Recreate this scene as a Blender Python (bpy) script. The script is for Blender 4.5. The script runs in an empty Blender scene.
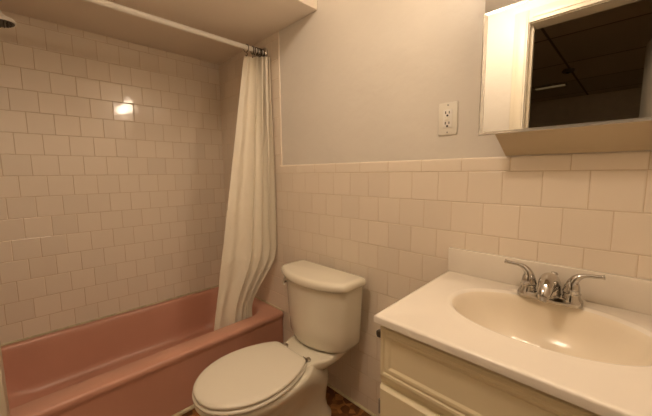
import bpy, bmesh, math, random
from mathutils import Vector, Matrix
random.seed(7)
C = bpy.context.scene.collection
PI = math.pi

# ------------------------------------------------------------------ materials
def new_mat(name):
    m = bpy.data.materials.new(name); m.use_nodes = True
    nt = m.node_tree
    return m, nt, nt.nodes['Principled BSDF']

def principled(name, col, rough=.4, metal=0., coat=0., noise=0., nscale=8., bump=0., bscale=60., spec=.5, tint=None):
    m, nt, b = new_mat(name)
    b.inputs['Roughness'].default_value = rough
    b.inputs['Metallic'].default_value = metal
    b.inputs['Coat Weight'].default_value = coat
    b.inputs['Coat Roughness'].default_value = .08
    b.inputs['Specular IOR Level'].default_value = spec
    tc = nt.nodes.new('ShaderNodeTexCoord')
    if noise > 0:
        n = nt.nodes.new('ShaderNodeTexNoise'); n.inputs['Scale'].default_value = nscale; n.inputs['Detail'].default_value = 5
        nt.links.new(tc.outputs['Object'], n.inputs['Vector'])
        mx = nt.nodes.new('ShaderNodeMix'); mx.data_type = 'RGBA'
        t = tint or tuple(c*(1-noise) for c in col)
        mx.inputs['A'].default_value = (*col, 1); mx.inputs['B'].default_value = (*t, 1)
        r = nt.nodes.new('ShaderNodeValToRGB'); r.color_ramp.elements[0].position = .35; r.color_ramp.elements[1].position = .68
        nt.links.new(n.outputs['Fac'], r.inputs['Fac']); nt.links.new(r.outputs['Color'], mx.inputs['Factor'])
        nt.links.new(mx.outputs['Result'], b.inputs['Base Color'])
    else:
        b.inputs['Base Color'].default_value = (*col, 1)
    if bump > 0:
        n2 = nt.nodes.new('ShaderNodeTexNoise'); n2.inputs['Scale'].default_value = bscale; n2.inputs['Detail'].default_value = 6
        nt.links.new(tc.outputs['Object'], n2.inputs['Vector'])
        bp = nt.nodes.new('ShaderNodeBump'); bp.inputs['Strength'].default_value = 1.; bp.inputs['Distance'].default_value = bump
        nt.links.new(n2.outputs['Fac'], bp.inputs['Height']); nt.links.new(bp.outputs['Normal'], b.inputs['Normal'])
    return m

def tile_mat(name, axis, u0, z0, pu, pv, col, grout, shift=.5, tilt=.012, rough=.12, vary=.06, gw=.0011):
    """ceramic tile laid in running bond; axis = horizontal object axis, other = z"""
    m, nt, b = new_mat(name)
    N, Lk = nt.nodes, nt.links
    def mth(op, a, bb=None, c=None):
        n = N.new('ShaderNodeMath'); n.operation = op
        for i, v in enumerate((a, bb, c)):
            if v is None: continue
            if isinstance(v, (int, float)): n.inputs[i].default_value = v
            else: Lk.new(v, n.inputs[i])
        return n.outputs[0]
    tc = N.new('ShaderNodeTexCoord'); sp = N.new('ShaderNodeSeparateXYZ'); Lk.new(tc.outputs['Object'], sp.inputs[0])
    U = sp.outputs['XYZ'.index(axis.upper())]; V = sp.outputs[1 if z0 == 'floor' else 2]
    zz = 0. if z0 == 'floor' else z0
    u = mth('DIVIDE', mth('SUBTRACT', U, u0), pu); v = mth('DIVIDE', mth('SUBTRACT', V, zz), pv)
    row = mth('FLOOR', v)
    sh = mth('MULTIPLY', mth('FRACT', mth('MULTIPLY', row, .5)), 2*shift)
    u2 = mth('ADD', u, sh)
    fu = mth('FRACT', u2); fv = mth('FRACT', v); cid = mth('FLOOR', u2)
    cb = N.new('ShaderNodeCombineXYZ'); Lk.new(cid, cb.inputs[0]); Lk.new(row, cb.inputs[1]); cb.inputs[2].default_value = len(name)*1.37
    wn = N.new('ShaderNodeTexWhiteNoise'); wn.noise_dimensions = '3D'; Lk.new(cb.outputs[0], wn.inputs['Vector'])
    sc = N.new('ShaderNodeSeparateColor'); Lk.new(wn.outputs['Color'], sc.inputs[0])
    du = mth('MULTIPLY', mth('MINIMUM', fu, mth('SUBTRACT', 1., fu)), pu)
    dv = mth('MULTIPLY', mth('MINIMUM', fv, mth('SUBTRACT', 1., fv)), pv)
    d = mth('MINIMUM', du, dv)
    def sstep(x, a, bb):
        n = N.new('ShaderNodeMapRange'); n.interpolation_type = 'SMOOTHSTEP'
        n.inputs['From Min'].default_value = a; n.inputs['From Max'].default_value = bb; Lk.new(x, n.inputs['Value']); return n.outputs[0]
    mask = sstep(d, gw*.6, gw*1.3)
    edge = mth('MULTIPLY', sstep(d, 0., gw*3.2), .0011)
    ta = mth('MULTIPLY', mth('MULTIPLY', mth('SUBTRACT', sc.outputs[0], .5), 2*tilt*pu), fu)
    tb = mth('MULTIPLY', mth('MULTIPLY', mth('SUBTRACT', sc.outputs[1], .5), 2*tilt*pv), fv)
    hn = N.new('ShaderNodeTexNoise'); hn.inputs['Scale'].default_value = 14; Lk.new(tc.outputs['Object'], hn.inputs['Vector'])
    h = mth('ADD', mth('ADD', edge, mth('ADD', ta, tb)), mth('MULTIPLY', hn.outputs['Fac'], .0006))
    bp = N.new('ShaderNodeBump'); bp.inputs['Distance'].default_value = 1.; bp.inputs['Strength'].default_value = 1.
    Lk.new(h, bp.inputs['Height']); Lk.new(bp.outputs['Normal'], b.inputs['Normal'])
    # colour
    f = mth('MULTIPLY_ADD', mth('POWER', sc.outputs[2], 2.), -vary, 1.)
    vm = N.new('ShaderNodeVectorMath'); vm.operation = 'SCALE'; vm.inputs[0].default_value = col; Lk.new(f, vm.inputs['Scale'])
    mx = N.new('ShaderNodeMix'); mx.data_type = 'RGBA'
    mx.inputs['A'].default_value = (*grout, 1); Lk.new(vm.outputs[0], mx.inputs['B']); Lk.new(mask, mx.inputs['Factor'])
    Lk.new(mx.outputs['Result'], b.inputs['Base Color'])
    rr = N.new('ShaderNodeMapRange'); rr.inputs['To Min'].default_value = .8; rr.inputs['To Max'].default_value = rough
    Lk.new(mask, rr.inputs['Value']); Lk.new(rr.outputs[0], b.inputs['Roughness'])
    return m

P = .1095
TILE = (.86, .755, .625); GROUT = (.40, .29, .17)
M = {}
M['tile_left'] = tile_mat('tile_left', 'y', -.0835+.5*P, 1.061, P, P, TILE, (.60, .45, .30), tilt=.011, vary=.06, rough=.09)
M['tile_back'] = tile_mat('tile_back', 'x', 1.4997+.5*P, 1.1707, P, P, TILE, (.70, .57, .42), tilt=.008, rough=.2)
M['tile_cap'] = tile_mat('tile_cap', 'x', 1.649, 1.1707, .1545, .30, TILE, (.66, .52, .36), shift=0, tilt=.004, rough=.2)
M['tile_strip'] = principled('tile_strip', TILE, .22)
M['paint'] = principled('paint', (.77, .715, .635), .34, noise=.05, nscale=3, bump=.0030, bscale=13)
M['paint_soffit'] = principled('paint_soffit', (.95, .86, .75), .55, noise=.05, nscale=3, bump=.001, bscale=14)
M['ceiling'] = principled('ceiling', (.80, .76, .70), .7, noise=.04)
M['trim'] = principled('trim', (.72, .64, .50), .4)
M['pink'] = principled('pink', (.66, .345, .25), .30, coat=.08, noise=.06, nscale=4)
M['caulk'] = principled('caulk', (.68, .60, .40), .6, noise=.25, nscale=30)
M['porcelain'] = principled('porcelain', (.78, .725, .595), .16, coat=.3)
M['plastic_seat'] = principled('plastic_seat', (.78, .725, .61), .26)
M['marble'] = principled('marble', (.83, .76, .66), .26, coat=.15, noise=.035, nscale=7)
M['basin'] = principled('basin', (.83, .73, .58), .2, coat=.2, noise=.04, nscale=6)
M['cabinet'] = principled('cabinet', (.88, .78, .54), .36, noise=.05, nscale=5)
M['chrome'] = principled('chrome', (.55, .53, .50), .07, metal=1.)
M['brushed'] = principled('brushed', (.42, .39, .35), .42, metal=.8, bump=.0002, bscale=80)
M['dark_metal'] = principled('dark_metal', (.10, .085, .07), .4, metal=.7)
M['mirror'] = principled('mirror', (.86, .86, .84), .012, metal=1.)
M['mirror_edge'] = principled('mirror_edge', (.80, .78, .72), .12, metal=.7)
M['rod'] = principled('rod', (.90, .86, .79), .3)
M['plate'] = principled('plate', (.84, .79, .69), .35)
M['slot'] = principled('slot', (.03, .02, .015), .6)
M['dark_wood'] = principled('dark_wood', (.20, .13, .07), .5, noise=.3)
M['hall_wall'] = principled('hall_wall', (.62, .50, .34), .6, noise=.1)
M['hall_ceiling'] = tile_mat('hall_ceiling', 'x', .35, 'floor', 1.2, .95, (.60, .47, .32), (.20, .14, .08), shift=0, tilt=.0, rough=.3, vary=.2, gw=.012)
def floor_material():
    m, nt, b = new_mat('floor_vinyl'); N, Lk = nt.nodes, nt.links
    tc = N.new('ShaderNodeTexCoord')
    v = N.new('ShaderNodeTexVoronoi'); v.inputs['Scale'].default_value = 26; Lk.new(tc.outputs['Object'], v.inputs['Vector'])
    n = N.new('ShaderNodeTexNoise'); n.inputs['Scale'].default_value = 22; n.inputs['Detail'].default_value = 6; Lk.new(tc.outputs['Object'], n.inputs['Vector'])
    r = N.new('ShaderNodeValToRGB'); e = r.color_ramp.elements
    e[0].position = .3; e[0].color = (.09, .03, .008, 1); e[1].position = .72; e[1].color = (.46, .21, .065, 1)
    x = e.new(.5); x.color = (.19, .075, .02, 1)
    mx = N.new('ShaderNodeMix'); mx.inputs['Factor'].default_value = .45
    s = N.new('ShaderNodeSeparateColor'); Lk.new(v.outputs['Color'], s.inputs[0])
    Lk.new(n.outputs['Fac'], mx.inputs['A']); Lk.new(s.outputs[0], mx.inputs['B'])
    Lk.new(mx.outputs['Result'], r.inputs['Fac']); Lk.new(r.outputs['Color'], b.inputs['Base Color'])
    b.inputs['Roughness'].default_value = .35
    return m
M['floor'] = floor_material()
def curtain_material():
    m, nt, b = new_mat('curtain_cloth'); N, Lk = nt.nodes, nt.links
    b.inputs['Base Color'].default_value = (.95, .88, .74, 1); b.inputs['Roughness'].default_value = .5
    tr = N.new('ShaderNodeBsdfTranslucent'); tr.inputs['Color'].default_value = (.92, .80, .60, 1)
    ms = N.new('ShaderNodeMixShader'); ms.inputs[0].default_value = .22
    Lk.new(b.outputs[0], ms.inputs[1]); Lk.new(tr.outputs[0], ms.inputs[2]); Lk.new(ms.outputs[0], N['Material Output'].inputs['Surface'])
    tc = N.new('ShaderNodeTexCoord'); n = N.new('ShaderNodeTexNoise'); n.inputs['Scale'].default_value = 9; n.inputs['Detail'].default_value = 3; n.inputs['Distortion'].default_value = .6
    bp = N.new('ShaderNodeBump'); bp.inputs['Distance'].default_value = .008
    Lk.new(tc.outputs['Object'], n.inputs['Vector']); Lk.new(n.outputs['Fac'], bp.inputs['Height'])
    Lk.new(bp.outputs[0], b.inputs['Normal']); Lk.new(bp.outputs[0], tr.inputs['Normal'])
    return m
M['curtain'] = curtain_material()
def emit(name, col, s):
    m, nt, b = new_mat(name)
    b.inputs['Base Color'].default_value = (.9, .9, .9, 1); b.inputs['Emission Color'].default_value = (*col, 1); b.inputs['Emission Strength'].default_value = s
    return m
M['bulb'] = emit('bulb', (1., .80, .60), 44.)
M['cabinet_wood_shade'] = principled('cabinet_wood_shade', (.55, .45, .30), .5)  # wood browned down so its colour holds the shade under the medicine cabinet
M['dome'] = emit('dome', (1., .80, .60), 38.)

# ------------------------------------------------------------------ mesh helpers
class MB:
    def __init__(s): s.bm = bmesh.new()
    def box(s, a, b, bev=0., seg=2):
        t = bmesh.new()
        bmesh.ops.create_cube(t, size=1)
        for v in t.verts:
            v.co = Vector(((a[0]+b[0])/2+v.co.x*(b[0]-a[0]), (a[1]+b[1])/2+v.co.y*(b[1]-a[1]), (a[2]+b[2])/2+v.co.z*(b[2]-a[2])))
        if bev: bmesh.ops.bevel(t, geom=t.edges[:], offset=bev, segments=seg, profile=.5, affect='EDGES')
        s.add(t); return s
    def add(s, t, mat=None):
        if mat: bmesh.ops.transform(t, matrix=mat, verts=t.verts[:])
        me = bpy.data.meshes.new('t'); t.to_mesh(me); t.free(); s.bm.from_mesh(me); bpy.data.meshes.remove(me)
    def loft(s, rings, cap0=True, cap1=True, closed=True):
        R = [[s.bm.verts.new(p) for p in r] for r in rings]
        n = len(R[0])
        for i in range(len(R)-1):
            for j in range(n if closed else n-1):
                k = (j+1) % n
                s.bm.faces.new((R[i][j], R[i][k], R[i+1][k], R[i+1][j]))
        if cap0: s.bm.faces.new(R[0][::-1])
        if cap1: s.bm.faces.new(R[-1])
        return s
    def tube(s, pts, rad, n=16, caps=True, flat=1.):
        """sweep; rad number or list; flat squashes the second axis (number or list)"""
        pts = [Vector(p) for p in pts]; rings = []
        up = None
        for i, p in enumerate(pts):
            d = (pts[min(i+1, len(pts)-1)]-pts[max(i-1, 0)]).normalized()
            if up is None:
                up = Vector((0, 0, 1)) if abs(d.z) < .9 else Vector((1, 0, 0))
            a = d.cross(up).normalized(); b = a.cross(d).normalized(); up = b
            r = rad[i] if isinstance(rad, (list, tuple)) else rad
            f = flat[i] if isinstance(flat, (list, tuple)) else flat
            rings.append([p+a*r*math.cos(2*PI*k/n)+b*r*f*math.sin(2*PI*k/n) for k in range(n)])
        return s.loft(rings, caps, caps)
    def lathe(s, prof, c, axis=(0, 0, 1), n=28, sx=1., sy=1.):
        q = Vector((0, 0, 1)).rotation_difference(Vector(axis)); c = Vector(c)
        return s.loft([[c+q @ Vector((r*sx*math.cos(2*PI*k/n), r*sy*math.sin(2*PI*k/n), z)) for k in range(n)] for r, z in prof])
    def build(s, name, mat, parent=None, smooth=True, ang=35):
        bm = s.bm
        bmesh.ops.remove_doubles(bm, verts=bm.verts[:], dist=1e-6)
        bmesh.ops.recalc_face_normals(bm, faces=bm.faces[:])
        me = bpy.data.meshes.new(name); bm.to_mesh(me); bm.free()
        if smooth:
            for p in me.polygons: p.use_smooth = True
            me.set_sharp_from_angle(angle=math.radians(ang))
        me.materials.append(mat)
        o = bpy.data.objects.new(name, me); C.objects.link(o)
        if parent: o.parent = parent; o.matrix_parent_inverse = parent.matrix_world.inverted()
        return o

def thing(name, label, cat, loc, group=None):
    o = bpy.data.objects.new(name, None); C.objects.link(o); o.location = loc; o.empty_display_size = .05
    o.matrix_world = Matrix.Translation(loc)
    return tag(o, label, cat, group)
def tag(o, label, cat, group=None):
    o['label'] = label; o['category'] = cat
    if group: o['group'] = group
    return o
def struct(o):
    o['kind'] = 'structure'; return o
def sbox(name, a, b, mat, bev=0.):
    return struct(MB().box(a, b, bev).build(name, mat, smooth=bev > 0))
def spline(pts, n):
    """Catmull-Rom through tuples"""
    out = []; m = len(pts)
    for i in range(m-1):
        p0, p1, p2, p3 = (Vector(pts[max(i-1, 0)]), Vector(pts[i]), Vector(pts[i+1]), Vector(pts[min(i+2, m-1)]))
        for k in range(n):
            t = k/n
            out.append(.5*((2*p1)+(-p0+p2)*t+(2*p0-5*p1+4*p2-p3)*t*t+(-p0+3*p1-3*p2+p3)*t**3))
    out.append(Vector(pts[-1])); return out

# ------------------------------------------------------------------ the room
XR, YF, ZC, SZ, SX = 2.46, -1.5, 2.29, 1.975, 1.066
sbox('floor', (-.1, YF-.12, -.1), (XR+.1, .1, 0), M['floor'])
sbox('ceiling', (-.1, YF-.12, ZC), (XR+.1, .1, ZC+.1), M['ceiling'])
sbox('wall_left', (-.12, YF-.12, 0), (0, .1, ZC), M['tile_left'])
sbox('wall_back', (0, .004, 0), (XR+.1, .1, ZC), M['paint'])
sbox('wall_right', (XR, YF-.12, 0), (XR+.1, .004, ZC), M['paint'])
# opposite wall with the doorway behind the camera
DX0, DX1, DH = 1.685, 2.37, 2.10
sbox('wall_front', (0, YF-.12, 0), (DX0, YF, ZC), M['paint'])
sbox('wall_front_right', (DX1, YF-.12, 0), (XR, YF, ZC), M['paint'])
sbox('wall_front_header', (DX0, YF-.12, DH), (DX1, YF, ZC), M['paint'])
b = MB()
for x0, x1, z0, z1 in ((DX0-.07, DX0+.008, 0, DH+.07), (DX1-.008, DX1+.07, 0, DH+.07), (DX0+.008, DX1-.008, DH-.008, DH+.07)):
    b.box((x0, YF, z0), (x1, YF+.018, z1), .004)
    b.box((x0+.022 if x0 < 2 else x0+.01, YF+.018, z0+.022), (x1-.01 if x0 < 2 else x1-.022, YF+.024, z1-.022), .003)
b.box((DX0-.001, YF-.12, 0), (DX0+.012, YF, DH)); b.box((DX1-.012, YF-.12, 0), (DX1+.001, YF, DH)); b.box((DX0+.012, YF-.12, DH-.012), (DX1-.012, YF, DH+.001))
b.box((DX0+.012, YF-.075, 0), (DX0+.024, YF-.045, DH-.012)); b.box((DX1-.024, YF-.075, 0), (DX1-.012, YF-.045, DH-.012))
struct(b.build('door_1', M['trim']))
# tub alcove: tiled end walls, lowered ceiling, partition end
o = sbox('soffit', (0, YF, SZ), (SX, .004, ZC), M['paint_soffit'], .003); o.name = 'ceiling_soffit'
sbox('wall_back_tub_tiles', (0, 0, 0), (.7335, .006, SZ), M['tile_back'])
sbox('wall_front_tub_tiles', (0, YF, 0), (.75, YF+.008, SZ), M['tile_back'])
sbox('wall_partition', (.79, YF+.001, 0), (.89, -1.214, SZ), M['trim'], .004)
sbox('wall_back_wainscot', (.7335, 0, 0), (XR, .006, 1.1707), M['tile_back'])
# bullnose cap row and the rounded vertical edge above it
def bullnose(pts, name, mat):
    b = MB(); b.loft(pts); return struct(b.build(name, mat, ang=60))
prof = [(.006, 1.1707), (0, 1.1707), (0, 1.2105)] + [(.0045*(1-math.cos(a)), 1.2105+.0075*math.sin(a)) for a in (.3, .7, 1.1, PI/2)] + [(.006, 1.218)]
bullnose([[(x, y, z) for y, z in prof] for x in (.7335, XR)], 'trim_1', M['tile_cap'])
prof = [(0, .7335), (0, .7375)] + [(.0045*(1-math.cos(a)), .7375+.0075*math.sin(a)) for a in (.3, .7, 1.1, PI/2)] + [(.006, .7335)]
bullnose([[(x, y, z) for y, x in prof] for z in (1.218, SZ)], 'trim_2', M['tile_strip'])
# wainscot on the opposite wall beside the doorway
sbox('wall_front_wainscot', (.89, YF, 0), (DX0-.07, YF+.008, 1.218), M['tile_back'])
sbox('wall_right_wainscot', (XR-.008, YF, 0), (XR, 0, 1.218), M['tile_left'])
# caulk lines round the tub
TZ = .30
b = MB(); b.tube([(.003, -1.49, TZ+.004), (.003, -.003, TZ+.004)], .006, 8); b.tube([(0, -.003, TZ+.002), (.725, -.003, TZ+.002)], .005, 8)
struct(b.build('trim_3', M['caulk']))
struct(MB().tube([(.752, -1.2, .004), (.752, -.003, .004)], .011, 10).build('trim_4', M['caulk']))
struct(MB().tube([(.76, -.002, .002), (1.80, -.002, .002)], .008, 10).build('trim_5', M['caulk']))

# dark room beyond the doorway (seen in the mirror)
HY = -6.0
sbox('floor_hall', (-.6, HY, -.1), (4.0, YF-.12, 0), M['dark_wood'])
sbox('ceiling_hall', (-.6, HY, 2.42), (4.0, YF-.12, 2.5), M['hall_ceiling'])
sbox('wall_hall_left', (-.7, HY, 0), (-.6, YF-.12, 2.42), M['hall_wall'])
sbox('wall_hall_right', (4.0, HY, 0), (4.1, YF-.12, 2.42), M['hall_wall'])
sbox('wall_hall_far', (-.7, HY-.1, 0), (4.1, HY, 2.42), M['hall_wall'])
sbox('wall_hall_near', (-.6, YF-.13, 0), (DX0-.1, YF-.12, 2.42), M['hall_wall'])
sbox('wall_hall_near_right', (DX1+.1, YF-.13, 0), (4.0, YF-.12, 2.42), M['hall_wall'])
sbox('wall_hall_near_header', (DX0-.1, YF-.13, DH+.1), (DX1+.1, YF-.12, 2.42), M['hall_wall'])
t = thing('smoke_detector', 'small round smoke detector on the dark ceiling seen in the mirror', 'smoke detector', (1.53, -4.12, 2.42))
MB().lathe([(.001, 0), (.065, 0), (.065, -.018), (.055, -.03), (.001, -.03)], (1.53, -4.12, 2.42)).build('housing', M['dark_wood'], t)
MB().lathe([(.001, 0), (.022, 0), (.02, -.012), (.001, -.012)], (1.53, -4.12, 2.39)).build('sensor', M['slot'], t)

hl = emit('hall_glow', (1., .66, .30), .07)
t = thing('hall_added_glow', 'dim panel standing in for a streak of light on the dark ceiling seen in the mirror', 'light', (1.22, -4.86, 2.42))  # made-up glowing panel in place of the light streak on the ceiling
MB().box((1.02, -4.92, 2.405), (1.42, -4.80, 2.4195), .003).build('frame', M['dark_wood'], t)
MB().box((1.04, -4.905, 2.398), (1.40, -4.815, 2.4055), .002).build('added_glow', hl, t)
t = thing('hall_added_glow', 'unseen fill light added at the far right to brighten the dark room', 'light', (3.3, -3.4, 2.42))  # invented fill source, out of view, lifts the dark room
MB().lathe([(.001, 0), (.14, 0), (.14, -.02), (.001, -.02)], (3.3, -3.4, 2.419), n=32).build('frame', M['dark_wood'], t)
MB().lathe([(.12, -.02), (.11, -.05), (.06, -.07), (.001, -.075)], (3.3, -3.4, 2.419), n=32).build('added_glow', emit('hall_fill', (1., .74, .45), 22.), t)
# bathroom door swung out into the dark room
t = struct(bpy.data.objects.new('door_2', None)); C.objects.link(t); t.location = (2.352, -1.66, 0); t.rotation_euler = (0, 0, math.radians(-100))
def dpart(name, mb, mat):
    o = mb.build(name, mat); o.parent = t; return o
dpart('door_leaf', MB().box((0, -.0175, .01), (.665, .0175, 2.035), .003), M['trim'])
for z0, z1 in ((.18, .92), (1.08, 1.90)):
    dpart('panel', MB().box((.10, -.0205, z0), (.565, .0205, z1), .006), M['trim'])
dpart('knob', MB().tube([(.60, -.06, .98), (.60, -.045, .98), (.60, -.03, .98), (.60, .03, .98), (.60, .045, .98), (.60, .06, .98)], [.02, .026, .012, .012, .026, .02], 16), M['chrome'])

# ------------------------------------------------------------------ bathtub
def rrect(x0, x1, y0, y1, r, z, n=8, shear=0.):
    out = []
    for cx, cy, a0 in ((x1-r, y1-r, 0), (x0+r, y1-r, PI/2), (x0+r, y0+r, PI), (x1-r, y0+r, 1.5*PI)):
        for k in range(n+1):
            a = a0+PI/2*k/n; out.append([cx+r*math.cos(a), cy+r*math.sin(a), z])
    return out
def tub_taper(pts):
    for p in pts:   # the skirt edge bows in a little towards the back wall
        if p[0] > .4:
            t = max(0., min(1., (p[1]+.75)/.75)); p[0] -= .034*t*t*(p[0]-.4)/.36
    return pts
Y0 = -1.488
rings = []
def orr(d, z, r): rings.append(tub_taper(rrect(.002+d*.2, .762-d, Y0+d*.2, -.002-d*.2, r, z)))
orr(.010, 0, .004); orr(.010, .245, .004); orr(.006, .262, .006); orr(0, .272, .008); orr(0, .286, .008)
for a in (.25, .5, .75, 1.): orr(.014*(1-math.cos(a*PI/2)), TZ-.014+.014*math.sin(a*PI/2), .012)
def irr(d, z, r=.10): rings.append(tub_taper(rrect(.040+d*.55, .648-d*.75, Y0+.10+d*1.6, -.085-d*1.0, r, z)))
irr(-.012, TZ+.001, .10); irr(-.004, TZ-.002, .10); irr(.003, TZ-.010, .10); irr(.008, TZ-.03, .10)
for d_, z_ in ((.018, .22), (.028, .16), (.038, .11), (.048, .072), (.062, .046), (.082, .031), (.11, .024), (.16, .022)): irr(d_, z_, .12)
tub = MB().loft(rings).build('bathtub', M['pink'], ang=50)
tag(tub, 'glossy dusty pink bathtub set in the tiled alcove', 'bathtub')

# ------------------------------------------------------------------ curtain rod, rings, curtain
RX, RZ = .605, 1.893
t = thing('curtain_rod', 'off-white shower curtain rod running under the lowered ceiling', 'curtain rod', (RX, -.003, RZ))
MB().tube([(RX, -1.485, RZ), (RX, -.006, RZ)], .0135, 20).build('rod', M['rod'], t)
for y, s in ((-.0005, -1), (-1.4915, 1)):
    MB().lathe([(.001, 0), (.030, 0), (.030, .006), (.018, .016), (.001, .016)], (RX, y, RZ), axis=(0, s, 0)).build('flange', M['chrome'], t)
def ring(y, first=False, tw=0.):
    m = MB()
    pts = [Vector((.0205*math.cos(a), 0, .0205*math.sin(a)-.005)) for a in [2*PI*k/20 for k in range(21)]]
    q = Matrix.Rotation(tw, 3, 'Z')
    c = Vector((RX, y, RZ))
    m.tube([c+q @ p for p in pts], .0021, 8, caps=False)
    hook = [Vector((0, 0, -.025)), Vector((.006, 0, -.033)), Vector((.007, 0, -.042)), Vector((0, 0, -.047)), Vector((-.006, 0, -.041))]
    m.tube([c+q @ p for p in spline(hook, 4)], .002, 8)
    return m.build('curtain_ring', M['dark_metal'])
o = ring(-.128, tw=.2); tag(o, 'dark wire curtain ring standing apart over the left edge of the curtain', 'curtain ring')
for k, y in enumerate((-.088, -.074, -.064, -.055, -.046, -.036, -.027, -.018)):
    o = ring(y, tw=random.uniform(-.35, .35))
    tag(o, 'dark metal curtain ring bunched against the wall end of the rod', 'curtain ring', 'curtain rings bunched at the wall')

def curtain():
    NU, NV = 240, 100
    ztop, zbot = 1.852, .245
    m = MB(); rows = []
    lerp = lambda a, b, t: a+(b-a)*t
    sm = lambda t: max(0, min(1, t))**2*(3-2*max(0, min(1, t)))
    for j in range(NV+1):
        v = j/NV
        yl = lerp(-.138, -.405, v**1.0); yr = -.020 - .125*sm((v-.70)/.26)
        xl = lerp(.590, .590, v); xr = lerp(.672, .700, sm(v/.5)) - .115*sm((v-.70)/.26)
        row = []
        for i in range(NU+1):
            u = i/NU
            y = lerp(yl, yr, u**.95); x = lerp(xl, xr, u**1.1)
            # broad flat panel on the left, tighter folds towards the wall
            ph = 2*PI*(1.15*u+3.1*u**2.4+.06*math.sin(3*v)+.18*v*u)+.7
            amp = (.010+.016*u)*(1-.25*v)*min(1, .25+u*5, .25+(1-u)*8)
            w = math.sin(ph)+.18*math.sin(2*ph+1.1+1.5*v)
            wv = .007*v*math.sin(2*PI*1.7*u+2.6*v+.5)
            x += amp*w*.95+wv; y += amp*.55*math.cos(ph)
            # fold-line creases and puckers in the vinyl
            for vc, aa, sl in ((.36, .0025, .02), (.555, .0045, -.03), (.735, .004, .02), (.90, .003, -.02)):
                x += aa*math.exp(-((v-vc-sl*u-.006*math.sin(17*u+vc*9))/.007)**2)
            x += .0022*math.sin(23*u+15*v)*math.sin(19*v+4*u)*sm(v/.5)
            if v > .86: x = min(x, .632)
            x = max(x, .50); y = min(y, -.008)
            zb = lerp(ztop, zbot, v)
            if v < .03: zb -= .007*(1-v/.03)*abs(math.sin(ph/2+.6))
            row.append((x, y, zb))
        rows.append(row)
    bm = m.bm
    V = [[bm.verts.new(p) for p in r] for r in rows]
    for j in range(NV):
        for i in range(NU):
            bm.faces.new((V[j][i], V[j][i+1], V[j+1][i+1], V[j+1][i]))
    o = m.build('shower_curtain', M['curtain'], ang=180)
    s = o.modifiers.new('s', 'SOLIDIFY'); s.thickness = .0012; s.offset = 0
    return tag(o, 'cream shower curtain pulled to the wall, its hem tucked inside the tub', 'shower curtain')
curtain()

# shower head
t = thing('shower', 'round shower head on an arm at the far left', 'shower', (.35, YF+.008, 1.93))
MB().lathe([(.001, 0), (.028, 0), (.026, .006), (.012, .012), (.001, .012)], (.35, YF+.008, 1.93), axis=(0, 1, 0)).build('flange', M['chrome'], t)
MB().tube(spline([(.35, YF+.012, 1.93), (.35, -1.38, 1.93), (.35, -1.25, 1.90), (.35, -1.165, 1.845)], 8), .0085, 14).build('shower_arm', M['chrome'], t)
ax = Vector((0, .12, -.99)).normalized(); hc = Vector((.35, -1.125, 1.806))
hd = MB().lathe([(.001, -.045), (.014, -.045), (.016, -.030), (.028, -.018), (.047, -.008), (.052, .002), (.052, .008), (.001, .008)], hc, axis=ax).build('head', M['rod'], t)
n = MB(); q = Vector((0, 0, 1)).rotation_difference(ax)
n.lathe([(.001, .008), (.046, .008), (.046, .010), (.001, .010)], hc, axis=ax)
for rr, k in ((.012, 6), (.024, 12), (.036, 18)):
    for i in range(k):
        a = 2*PI*i/k; n.lathe([(.0005, .009), (.0026, .009), (.0018, .015), (.0005, .015)], hc+q @ Vector((rr*math.cos(a), rr*math.sin(a), 0)), axis=ax, n=6)
n.build('nozzle_plate', M['dark_metal'], t)

# ------------------------------------------------------------------ toilet
TX = 1.21
t = thing('toilet', 'off-white two-piece toilet with closed lid between tub and vanity', 'toilet', (TX, -.40, 0))
def egg(yf, yb, w, z, ym=None, n=48, pb=2.6, pf=2.1, dx=0.):
    """closed outline; yf front (most negative), yb back, w half-width, ym widest station"""
    if ym is None: ym = yb+(yf-yb)*.52
    out = []
    for k in range(n):
        a = 2*PI*k/n
        c, s = math.cos(a), math.sin(a)
        p = pf if s < 0 else pb
        x = w*math.copysign(abs(c)**(2/p), c)
        L = (ym-yf) if s < 0 else (yb-ym)
        y = ym+L*math.copysign(abs(s)**(2/p), s)
        out.append((TX+dx+x, y, z))
    return out
bw = MB()
R = [(-.60, -.13, .112, 0, 3.2), (-.60, -.13, .112, .018, 3.2), (-.585, -.145, .098, .045, 3.), (-.575, -.15, .090, .10, 2.8),
     (-.58, -.14, .094, .16, 2.7), (-.62, -.13, .108, .215, 2.6), (-.68, -.14, .135, .27, 2.5), (-.735, -.18, .162, .315, 2.4),
     (-.768, -.23, .178, .35, 2.3), (-.776, -.25, .182, .368, 2.3), (-.772, -.255, .178, .378, 2.3), (-.76, -.27, .166, .382, 2.3)]
bw.loft([egg(yf+.028, yb+.01, w*.965, z*.915, pb=pb, ym=-.50 if z > .25 else None) for yf, yb, w, z, pb in R])
# rear deck carrying tank and hinges: widens towards the tank
def deckring(z, ins, drop=0.):
    z *= .915; L = [(-.40, .150), (-.365, .137), (-.335, .120), (-.30, .113), (-.26, .122), (-.225, .134), (-.19, .138), (-.13, .135), (-.075, .125)]
    S = spline([(y, w) + (0,) for y, w in L], 4)
    r = [(TX+p[1]-ins, min(p[0], -.075-ins), z) for p in S] + [(TX-p[1]+ins, min(p[0], -.075-ins), z) for p in reversed(S)]
    return r
bw.loft([deckring(.29, .055), deckring(.325, .022), deckring(.352, .004), deckring(.375, 0), deckring(.384, .004), deckring(.387, .012)])
bw.lathe([(.012, .27), (.05, .29), (.06, .33), (.055, .3665), (.012, .3665)], (TX, -.145, 0), sx=1.5)
bowl = bw.build('bowl', M['porcelain'], t, ang=50)
for s in (-1, 1):
    MB().lathe([(.016, 0), (.016, .012), (.012, .020), (.005, .024), (.001, .024)], (TX+s*.098, -.33, .016)).build('bolt_cap', M['plastic_seat'], t)
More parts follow.
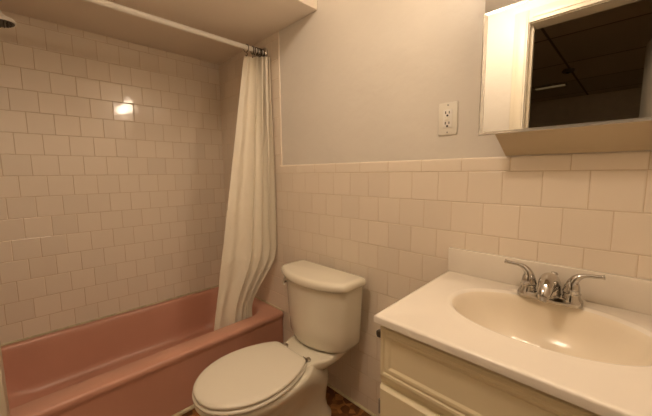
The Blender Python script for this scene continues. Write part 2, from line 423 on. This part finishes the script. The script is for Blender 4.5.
HW = [(-.345, .0), (-.345, .06), (-.347, .098), (-.362, .118), (-.40, .142), (-.46, .166), (-.52, .178), (-.57, .180), (-.62, .173), (-.67, .155), (-.715, .124), (-.75, .084), (-.768, .042), (-.773, 0)]
SS = spline([(a+.026, b_*.965, 0) for a, b_ in HW], 5)
def lidring(z, ins, scale=1., yo=0.):
    cy = -.53; z -= .0345
    def f(p, s):
        x, y = s*p[1], p[0]
        d = Vector((x, y-cy)); L = d.length
        k = (L-ins)/L
        return (TX+d.x*k*scale, cy+d.y*k*scale+yo, z)
    return [f(p, 1) for p in SS]+[f(p, -1) for p in reversed(SS[1:-1])]
se = MB().loft([lidring(.384, .012), lidring(.386, .003), lidring(.392, -.003), lidring(.399, -.003), lidring(.4035, .004)]).build('seat', M['plastic_seat'], t, ang=60)
# the lid floats 3 mm over the seat on bumpers
lid = MB().loft([lidring(.4055, .016), lidring(.4060, .008), lidring(.409, .002), lidring(.414, 0), lidring(.420, .003), lidring(.4240, .012), lidring(.4260, .030), lidring(.4275, .07), lidring(.4285, .12)]).build('lid', M['plastic_seat'], t, ang=60)
for x, y in ((.10, -.66), (-.10, -.66), (.10, -.42), (-.10, -.42)):
    MB().lathe([(.006, .3685), (.006, .3717)], (TX+x, y+.026, 0), n=10).build('bumper', M['slot'], t)
for s in (-1, 1):
    h = MB(); h.lathe([(.013, .3535), (.013, .361), (.009, .366), (.001, .367)], (TX+s*.080, -.292, 0))
    h.tube([(TX+s*.080-.014, -.308, .369), (TX+s*.080+.014, -.308, .369)], .006, 12)
    h.box((TX+s*.080-.008, -.310, .359), (TX+s*.080+.008, -.288, .368), .003)
    hg = h.build('hinge', M['chrome'], t)
# tank
def tankring(z, w, bow, side=-.180, yb=-.045, r=.022):
    """bow-fronted rectangle: straight sides, rounded front corners, arc front"""
    pts = []
    def arcy(x): return side-(side-bow)*(1-(x/w)**2)
    pts += [(-w, yb-.012), (-w, yb+(side-yb)*.35), (-w, yb+(side-yb)*.7), (-w, side+r)]
    xe = w-r*.9; ye = arcy(xe)
    for k in range(1, 6):   # quadratic corner
        t_ = k/6; p0, p1, p2 = Vector((-w, side+r)), Vector((-w, side)), Vector((-xe, ye))
        q_ = p0.lerp(p1, t_).lerp(p1.lerp(p2, t_), t_); pts.append((q_.x, q_.y))
    for k in range(0, 21):
        x = -xe+2*xe*k/20; pts.append((x, arcy(x)))
    pts += [(-x, y) for x, y in reversed(pts[:9])]
    pts += [(w-.003, yb-.004), (w-.012, yb), (0, yb), (-w+.012, yb), (-w+.003, yb-.004)]
    return [(TX-.013+x, y, z) for x, y in pts]
tk = MB().loft([tankring(.357, .156, -.200, -.140, -.06), tankring(.3595, .170, -.220, -.155, -.052), tankring(.367, .180, -.234, -.165), tankring(.385, .186, -.240, -.171), tankring(.45, .192, -.243, -.173), tankring(.56, .200, -.246, -.175), tankring(.664, .206, -.248, -.177)]).build('tank', M['porcelain'], t, ang=60)
tl = MB().loft([tankring(.661, .214, -.256, -.186), tankring(.665, .220, -.262, -.192), tankring(.673, .223, -.265, -.195), tankring(.684, .223, -.265, -.195), tankring(.694, .220, -.261, -.192), tankring(.699, .213, -.254, -.185, -.05), tankring(.7010, .200, -.240, -.173, -.06)]).build('tank_lid', M['porcelain'], t, ang=60)
lv = MB()
lv.lathe([(.001, 0), (.011, 0), (.011, .030), (.001, .030)], (TX-.192, -.168, .619), axis=(-1, 0, 0))
lv.lathe([(.001, 0), (.013, .001), (.0175, .006), (.0175, .011), (.013, .017), (.006, .020), (.001, .0205)], (TX-.218, -.168, .619), axis=(-.35, -1, .1))
lv.tube(spline([(TX-.222, -.184, .618), (TX-.214, -.192, .614), (TX-.196, -.206, .609)], 5), [.008]*5+[.0065]*6, 12, flat=.8)
lever = lv.build('flush_lever', M['chrome'], t)

# ------------------------------------------------------------------ vanity cabinet
VX0, VX1, VF = 1.793, 2.428, -.463
t = thing('vanity_cabinet', 'cream painted vanity cabinet with false drawer front and arched doors', 'vanity', ((VX0+VX1)/2, -.24, 0))
c = MB()
c.box((VX0, VF, .09), (VX0+.016, -.01, .783), .001); c.box((VX1-.016, VF, .09), (VX1, -.01, .783), .001)
c.box((VX0+.016, -.016, .09), (VX1-.016, -.01, .783)); c.box((VX0+.016, VF+.018, .09), (VX1-.016, -.016, .106))
c.box((VX0+.004, VF+.06, 0), (VX1-.004, VF+.075, .09)); c.box((VX0, VF+.06, 0), (VX0+.016, -.01, .09)); c.box((VX1-.016, VF+.06, 0), (VX1, -.01, .09))
c.box((VX0+.016, VF, .09), (VX0+.045, VF+.018, .783)); c.box((VX1-.045, VF, .09), (VX1-.016, VF+.018, .783))
c.box((VX0+.045, VF, .09), (VX1-.045, VF+.018, .125)); c.box((VX0+.045, VF, .585), (VX1-.045, VF+.018, .64)); c.box((VX0+.045, VF, .745), (VX1-.045, VF+.018, .783))
c.box(((VX0+VX1)/2-.02, VF, .125), ((VX0+VX1)/2+.02, VF+.018, .585))
c.build('body', M['cabinet'], t)
def panel_front(name, x0, x1, z0, z1, bev_bottom, arch=0., parent=None):
    """raised panel: stepped loft of outlines from the back plane to the front plane"""
    f = VF-.0005; m = MB()
    def outline(ins, y, bot=0., top=0., ar=0.):
        n = 24
        pts = [(x0+ins, y, z0+ins+bot), (x1-ins, y, z0+ins+bot)]
        zt = z1-ins-top
        for k in range(n+1):
            u = k/n; x = (x1-ins)+(x0-x1+2*ins)*u
            s = abs(2*u-1)
            # cathedral arch: shoulders low, centre high
            a = 0 if ar == 0 else -ar*(1 if s > .86 else (.5-.5*math.cos(PI*min(1, s/.86)))**1.0)
            pts.append((x, y, zt+a))
        return pts
    seq = [outline(0, f), outline(0, f-.006, 0), outline(.003, f-.014, bev_bottom*.75), outline(.006, f-.018, bev_bottom)]
    if arch:
        seq += [outline(.040, f-.018, 0, 0, arch), outline(.044, f-.013, 0, 0, arch), outline(.049, f-.012, 0, 0, arch), outline(.070, f-.0175, 0, 0, arch), outline(.073, f-.018, 0, 0, arch)]
    else:
        seq += [outline(.013, f-.018, bev_bottom), outline(.016, f-.0145, bev_bottom), outline(.021, f-.0145, bev_bottom), outline(.024, f-.0185, bev_bottom), outline(.030, f-.0175, bev_bottom), outline(.036, f-.014, bev_bottom)]
    m.loft(seq)
    return m.build(name, M['cabinet'], parent, ang=20)
panel_front('false_drawer_front', VX0+.004, VX1-.004, .612, .772, .016, 0., t)
xm = (VX0+VX1)/2
for a, b_ in ((VX0+.004, xm-.002), (xm+.002, VX1-.004)):
    d = panel_front('door', a, b_, .115, .600, .0, .045, t)
    hx = a+.004 if a < xm-.1 else b_-.004
    for z in (.17, .54): MB().tube([(hx, VF-.016, z-.02), (hx, VF-.016, z+.02)], .004, 10).build('hinge', M['brushed'], d)
br = MB(); br.box((VX0-.012, -.470, .727), (VX0-.0002, -.456, .746), .002); br.box((VX0-.015, -.468, .730), (VX0-.0115, -.458, .743), .002)
br.build('catch', M['dark_metal'], t)

# ------------------------------------------------------------------ vanity top with moulded basin
CX0, CX1, CY0, CZ0, CZ = 1.775, 2.446, -.503, .784, .805
t = thing('bathroom_sink', 'cream one-piece vanity top with oval basin and backsplash', 'sink', ((CX0+CX1)/2, -.25, CZ0))
BX, BY, BA, BB = 2.105, -.228, .212, .148
yb = -.002
angs = sorted(set([2*PI*k/96 for k in range(96)] + [math.atan2(y-BY, x-BX) % (2*PI) for x in (CX0, CX1) for y in (CY0, yb)]))
def ell(s, z, add=0., p=2.15, dy=0.):
    out = []
    for a in angs:
        c_, s_ = math.cos(a), math.sin(a)
        # superellipse hit by the ray at this angle
        r = 1/((abs(c_)/(BA*s+add))**p+(abs(s_)/(BB*s+add))**p)**(1/p)
        out.append((BX+c_*r, BY+dy+s_*r, z))
    return out
def rect(ins, z):
    out = []
    for a in angs:
        c_, s_ = math.cos(a), math.sin(a); r = 1e9
        x0, x1, y0, y1 = CX0+ins, CX1-ins, CY0+ins, yb-ins*.1
        if c_ > 1e-9: r = min(r, (x1-BX)/c_)
        if c_ < -1e-9: r = min(r, (x0-BX)/c_)
        if s_ > 1e-9: r = min(r, (y1-BY)/s_)
        if s_ < -1e-9: r = min(r, (y0-BY)/s_)
        out.append((BX+c_*r, BY+s_*r, z))
    return out
b = MB()
b.loft([ell(1, CZ-.0045), ell(1, CZ-.0012, .004), ell(1, CZ+.0012, .009), ell(1, CZ+.0015, .013), ell(1, CZ+.0003, .020), ell(1, CZ, .026),
        rect(.016, CZ), rect(.012, CZ+.0008), rect(.004, CZ+.0003), rect(.0015, CZ-.0012), rect(0, CZ-.004), rect(0, CZ0+.002), rect(.002, CZ0), rect(.03, CZ0), rect(.033, CZ-.012)], cap0=False, cap1=False)
for v in b.bm.verts:   # left end sits slightly out of square
    if v.co.x < BX: v.co.x += .020*(-v.co.y/.5)*max(0, (BX-BA-.03-v.co.x)/(BX-BA-.03-CX0))
ctop = b.build('countertop', M['marble'], t, ang=40)
b = MB()
prof = [(1, -.0045), (.975, -.010), (.95, -.020), (.915, -.036), (.86, -.058), (.78, -.082), (.66, -.104), (.5, -.120), (.32, -.129), (.15, -.133), (.085, -.1335)]
b.loft([ell(s, CZ+z, dy=.018*(1-s)) for s, z in prof] + [ell(.085, CZ-.142, dy=.0165), ell(.5, CZ-.130, dy=.01), ell(.9, CZ-.066), ell(1.03, CZ-.010)], cap0=False, cap1=False)
basin = b.build('basin', M['basin'], t, ang=60)
MB().lathe([(.017, .0), (.022, .001), (.022, .0035), (.018, .0035), (.013, .001), (.006, .003), (.001, .003)], (BX, BY+.017, CZ-.1335)).build('drain', M['chrome'], basin)
MB().box((CX0, -.019, CZ-.001), (CX1, -.001, .892), .0035, 3).build('backsplash', M['marble'], t)

# ------------------------------------------------------------------ faucet
FX, FY = 2.095, -.078
t = thing('faucet', 'chrome two-handle faucet with curved lever handles on the vanity top', 'faucet', (FX, FY, CZ))
b = MB()
def oval(z, hx, hy, n=40, p=3.2):
    return [(FX+hx*math.copysign(abs(math.cos(a))**(2/p), math.cos(a)), FY+hy*math.copysign(abs(math.sin(a))**(2/p), math.sin(a)), z) for a in [2*PI*k/n for k in range(n)]]
b.loft([oval(CZ+.0008, .077, .028), oval(CZ+.010, .077, .028), oval(CZ+.017, .074, .025), oval(CZ+.021, .066, .018)])
b.build('base_plate', M['chrome'], t)
# spout: broad domed body that reaches forward and dips
sp = MB()
pts = [(FX, FY+.006, CZ+.006), (FX, FY+.008, CZ+.032), (FX, FY-.002, CZ+.050), (FX, FY-.022, CZ+.055), (FX, FY-.045, CZ+.050), (FX, FY-.066, CZ+.039), (FX, FY-.076, CZ+.028)]
sp.tube(spline(pts, 6), [.033-.0003*k for k in range(12)]+[.029-.0006*k for k in range(25)], 24, flat=.9)
spout = sp.build('spout', M['chrome'], t, ang=50)
MB().tube([(FX, FY-.0735, CZ+.031), (FX, FY-.080, CZ+.019)], .0085, 16).build('aerator', M['brushed'], spout)
lr = MB(); lr.tube([(FX+.004, FY+.034, CZ+.012), (FX+.004, FY+.034, CZ+.066)], .0025, 10); lr.lathe([(.001, 0), (.008, .001), (.010, .005), (.007, .009), (.001, .010)], (FX+.004, FY+.034, CZ+.064))
lr.build('lift_rod', M['chrome'], t)
def handle(s, yaw):
    hx = FX+s*.0508
    m = MB()
    m.lathe([(.001, 0), (.0245, 0), (.0235, .006), (.0195, .014), (.0185, .020), (.0205, .021), (.0205, .024), (.0180, .025), (.0175, .034), (.0165, .044), (.013, .054), (.006, .059), (.001, .060)], (hx, FY, CZ+.010))
    d = Vector((s*math.cos(yaw), math.sin(yaw), 0))
    base = Vector((hx, FY, CZ))
    path = [base+d*a+Vector((0, 0, z)) for a, z in ((-.004, .036), (-.002, .055), (.004, .072), (.015, .083), (.029, .0885), (.044, .0895), (.058, .091), (.064, .092))]
    pl = spline([tuple(p) for p in path], 5)
    n_ = len(pl)
    rad = [.0185-(.0185-.0066)*min(1, (k/(n_-1))/.55) + (.0012 if k/(n_-1) > .9 else 0) for k in range(n_)]
    fl = [.95-(.13)*min(1, (k/(n_-1))/.5) for k in range(n_)]
    m.tube(pl, rad, 18, flat=fl)
    return m.build('handle', M['chrome'], t, ang=50)
handle(-1, -.1); handle(1, .02)

# ------------------------------------------------------------------ medicine cabinet and the light above it
MX0, MX1, MZ0, MZ1 = 1.900, 2.452, 1.278, 1.624
t = thing('medicine_cabinet', 'mirrored medicine cabinet on the wall over the vanity', 'medicine cabinet', ((MX0+MX1)/2, 0, MZ0))
b = MB()
b.loft([[(x, y, z) for y, z in ((-.118, MZ0+.001), (-.0005, 1.2195), (-.0005, MZ1-.002), (-.118, MZ1-.002))] for x in (MX0+.044, MX1-.006)])
b.build('body', M['cabinet_wood_shade'], t, smooth=False)
d = MB(); d.box((MX0+.001, -.1235, MZ0+.0005), (MX1-.001, -.1185, MZ1-.0005)); door = d.build('door', M['trim'], t, smooth=False)
MB().box((MX0+.0135, -.1262, MZ0+.0085), (MX1-.0135, -.1236, MZ1-.0085)).build('mirror', M['mirror'], door, smooth=False)
e = MB()
def fr(ins, y): return [(MX0+ins, y, MZ0+ins*.62), (MX1-ins, y, MZ0+ins*.62), (MX1-ins, y, MZ1-ins*.62), (MX0+ins, y, MZ1-ins*.62)]
e.loft([fr(0, -.1236), fr(0, -.1246), fr(.003, -.1256), fr(.0135, -.1264), fr(.0135, -.1236)], cap0=False, cap1=False)
e.build('mirror_edge', M['mirror_edge'], door, smooth=False)
t = thing('vanity_light', 'metal vanity light bar with globe bulbs above the mirrored cabinet', 'light', (2.18, 0, MZ1+.002))
LZ = 1.985
b = MB(); b.box((MX0+.001, -.120, MZ1+.001), (MX1-.002, -.0005, 1.83), .002); b.box((MX0+.02, -.070, 1.83), (MX1-.02, -.0005, 2.06), .003)
b.build('housing', M['brushed'], t)
for x in (2.00, 2.15, 2.30):
    so = MB().lathe([(.001, 0), (.028, 0), (.026, .03), (.016, .035), (.001, .035)], (x, -.0705, LZ), axis=(0, -1, 0)).build('socket', M['brushed'], t)
    g = MB(); prof = [(.0005, 0)]+[(.040*math.sin(a), .045-.045*math.cos(a)) for a in [PI*k/14 for k in range(2, 14)]]+[(.0005, .09)]
    g.lathe(prof, (x, -.100, LZ), axis=(0, -1, 0), n=20).build('bulb', M['bulb'], t, ang=180)

LX, LY = 1.62, -1.06
t = thing('ceiling_light', 'round flush ceiling light near the wall opposite the toilet', 'light', (LX, LY, ZC))
MB().lathe([(.001, 0), (.125, 0), (.125, -.030), (.001, -.030)], (LX, LY, ZC), n=40).build('base', M['brushed'], t)
g = MB(); g.lathe([(.118*math.sin(a), -.030-.12*math.cos(a)) for a in [PI/2*k/10 for k in range(1, 11)]]+[(.001, -.030)], (LX, LY, ZC), n=40).build('glass_shade', M['dome'], t, ang=60)

# ------------------------------------------------------------------ outlet
OX, OZ = 1.748, 1.361
t = thing('wall_outlet', 'cream double electrical outlet on the painted wall by the cabinet', 'outlet', (OX, .004, OZ))
MB().box((OX-.035, -.0015, OZ-.0575), (OX+.035, .0038, OZ+.0575), .0022, 3).build('cover_plate', M['plate'], t)
rc = MB().box((OX-.0165, -.0035, OZ-.033), (OX+.0165, -.001, OZ+.033), .001).build('receptacle', M['rod'], t)
s = MB()
for dz in (.0185, -.0185):
    s.box((OX-.0088, -.0040, dz+OZ-.001), (OX-.0052, -.0032, dz+OZ+.0085)); s.box((OX+.0048, -.0040, dz+OZ-.001), (OX+.0080, -.0032, dz+OZ+.008))
    s.lathe([(.0005, 0), (.004, 0), (.004, .0008), (.0005, .0008)], (OX, -.0032, OZ+dz-.0075), axis=(0, -1, 0), n=12)
s.build('slots', M['slot'], rc)
for dz in (.0045, -.0045):
    MB().box((OX-.0085, -.0048, OZ+dz-.0035), (OX+.0085, -.0034, OZ+dz+.0035), .0005).build('button', M['plate'], rc)
for dz in (.048, -.048):
    MB().lathe([(.0005, 0), (.0032, 0), (.0028, .0012), (.0005, .0014)], (OX, -.0014, OZ+dz), axis=(0, -1, 0), n=12).build('screw', M['brushed'], t)

# ------------------------------------------------------------------ camera
yaw, pitch, roll, fpx = -.7908, -.1133, -.0099, 308.9
sy, cy = math.sin(yaw), math.cos(yaw)
f = Vector((sy*math.cos(pitch), cy*math.cos(pitch), math.sin(pitch))); r = Vector((cy, -sy, 0)); u = r.cross(f)
r2 = math.cos(roll)*r+math.sin(roll)*u; u2 = -math.sin(roll)*r+math.cos(roll)*u
cam = bpy.data.cameras.new('camera'); co = bpy.data.objects.new('camera', cam); C.objects.link(co)
co.matrix_world = Matrix(((r2.x, u2.x, -f.x, 2.252), (r2.y, u2.y, -f.y, -1.124), (r2.z, u2.z, -f.z, 1.1709), (0, 0, 0, 1)))
cam.sensor_fit = 'HORIZONTAL'; cam.sensor_width = 36; cam.lens = 36*fpx/652; cam.clip_start = .02
bpy.context.scene.camera = co

w = bpy.data.worlds.new('world'); bpy.context.scene.world = w; w.use_nodes = True
w.node_tree.nodes['Background'].inputs[0].default_value = (.02, .016, .012, 1)
vs = bpy.context.scene.view_settings
vs.view_transform = 'Standard'; vs.look = 'None'; vs.gamma = 1; vs.use_curve_mapping = False; vs.exposure = .3
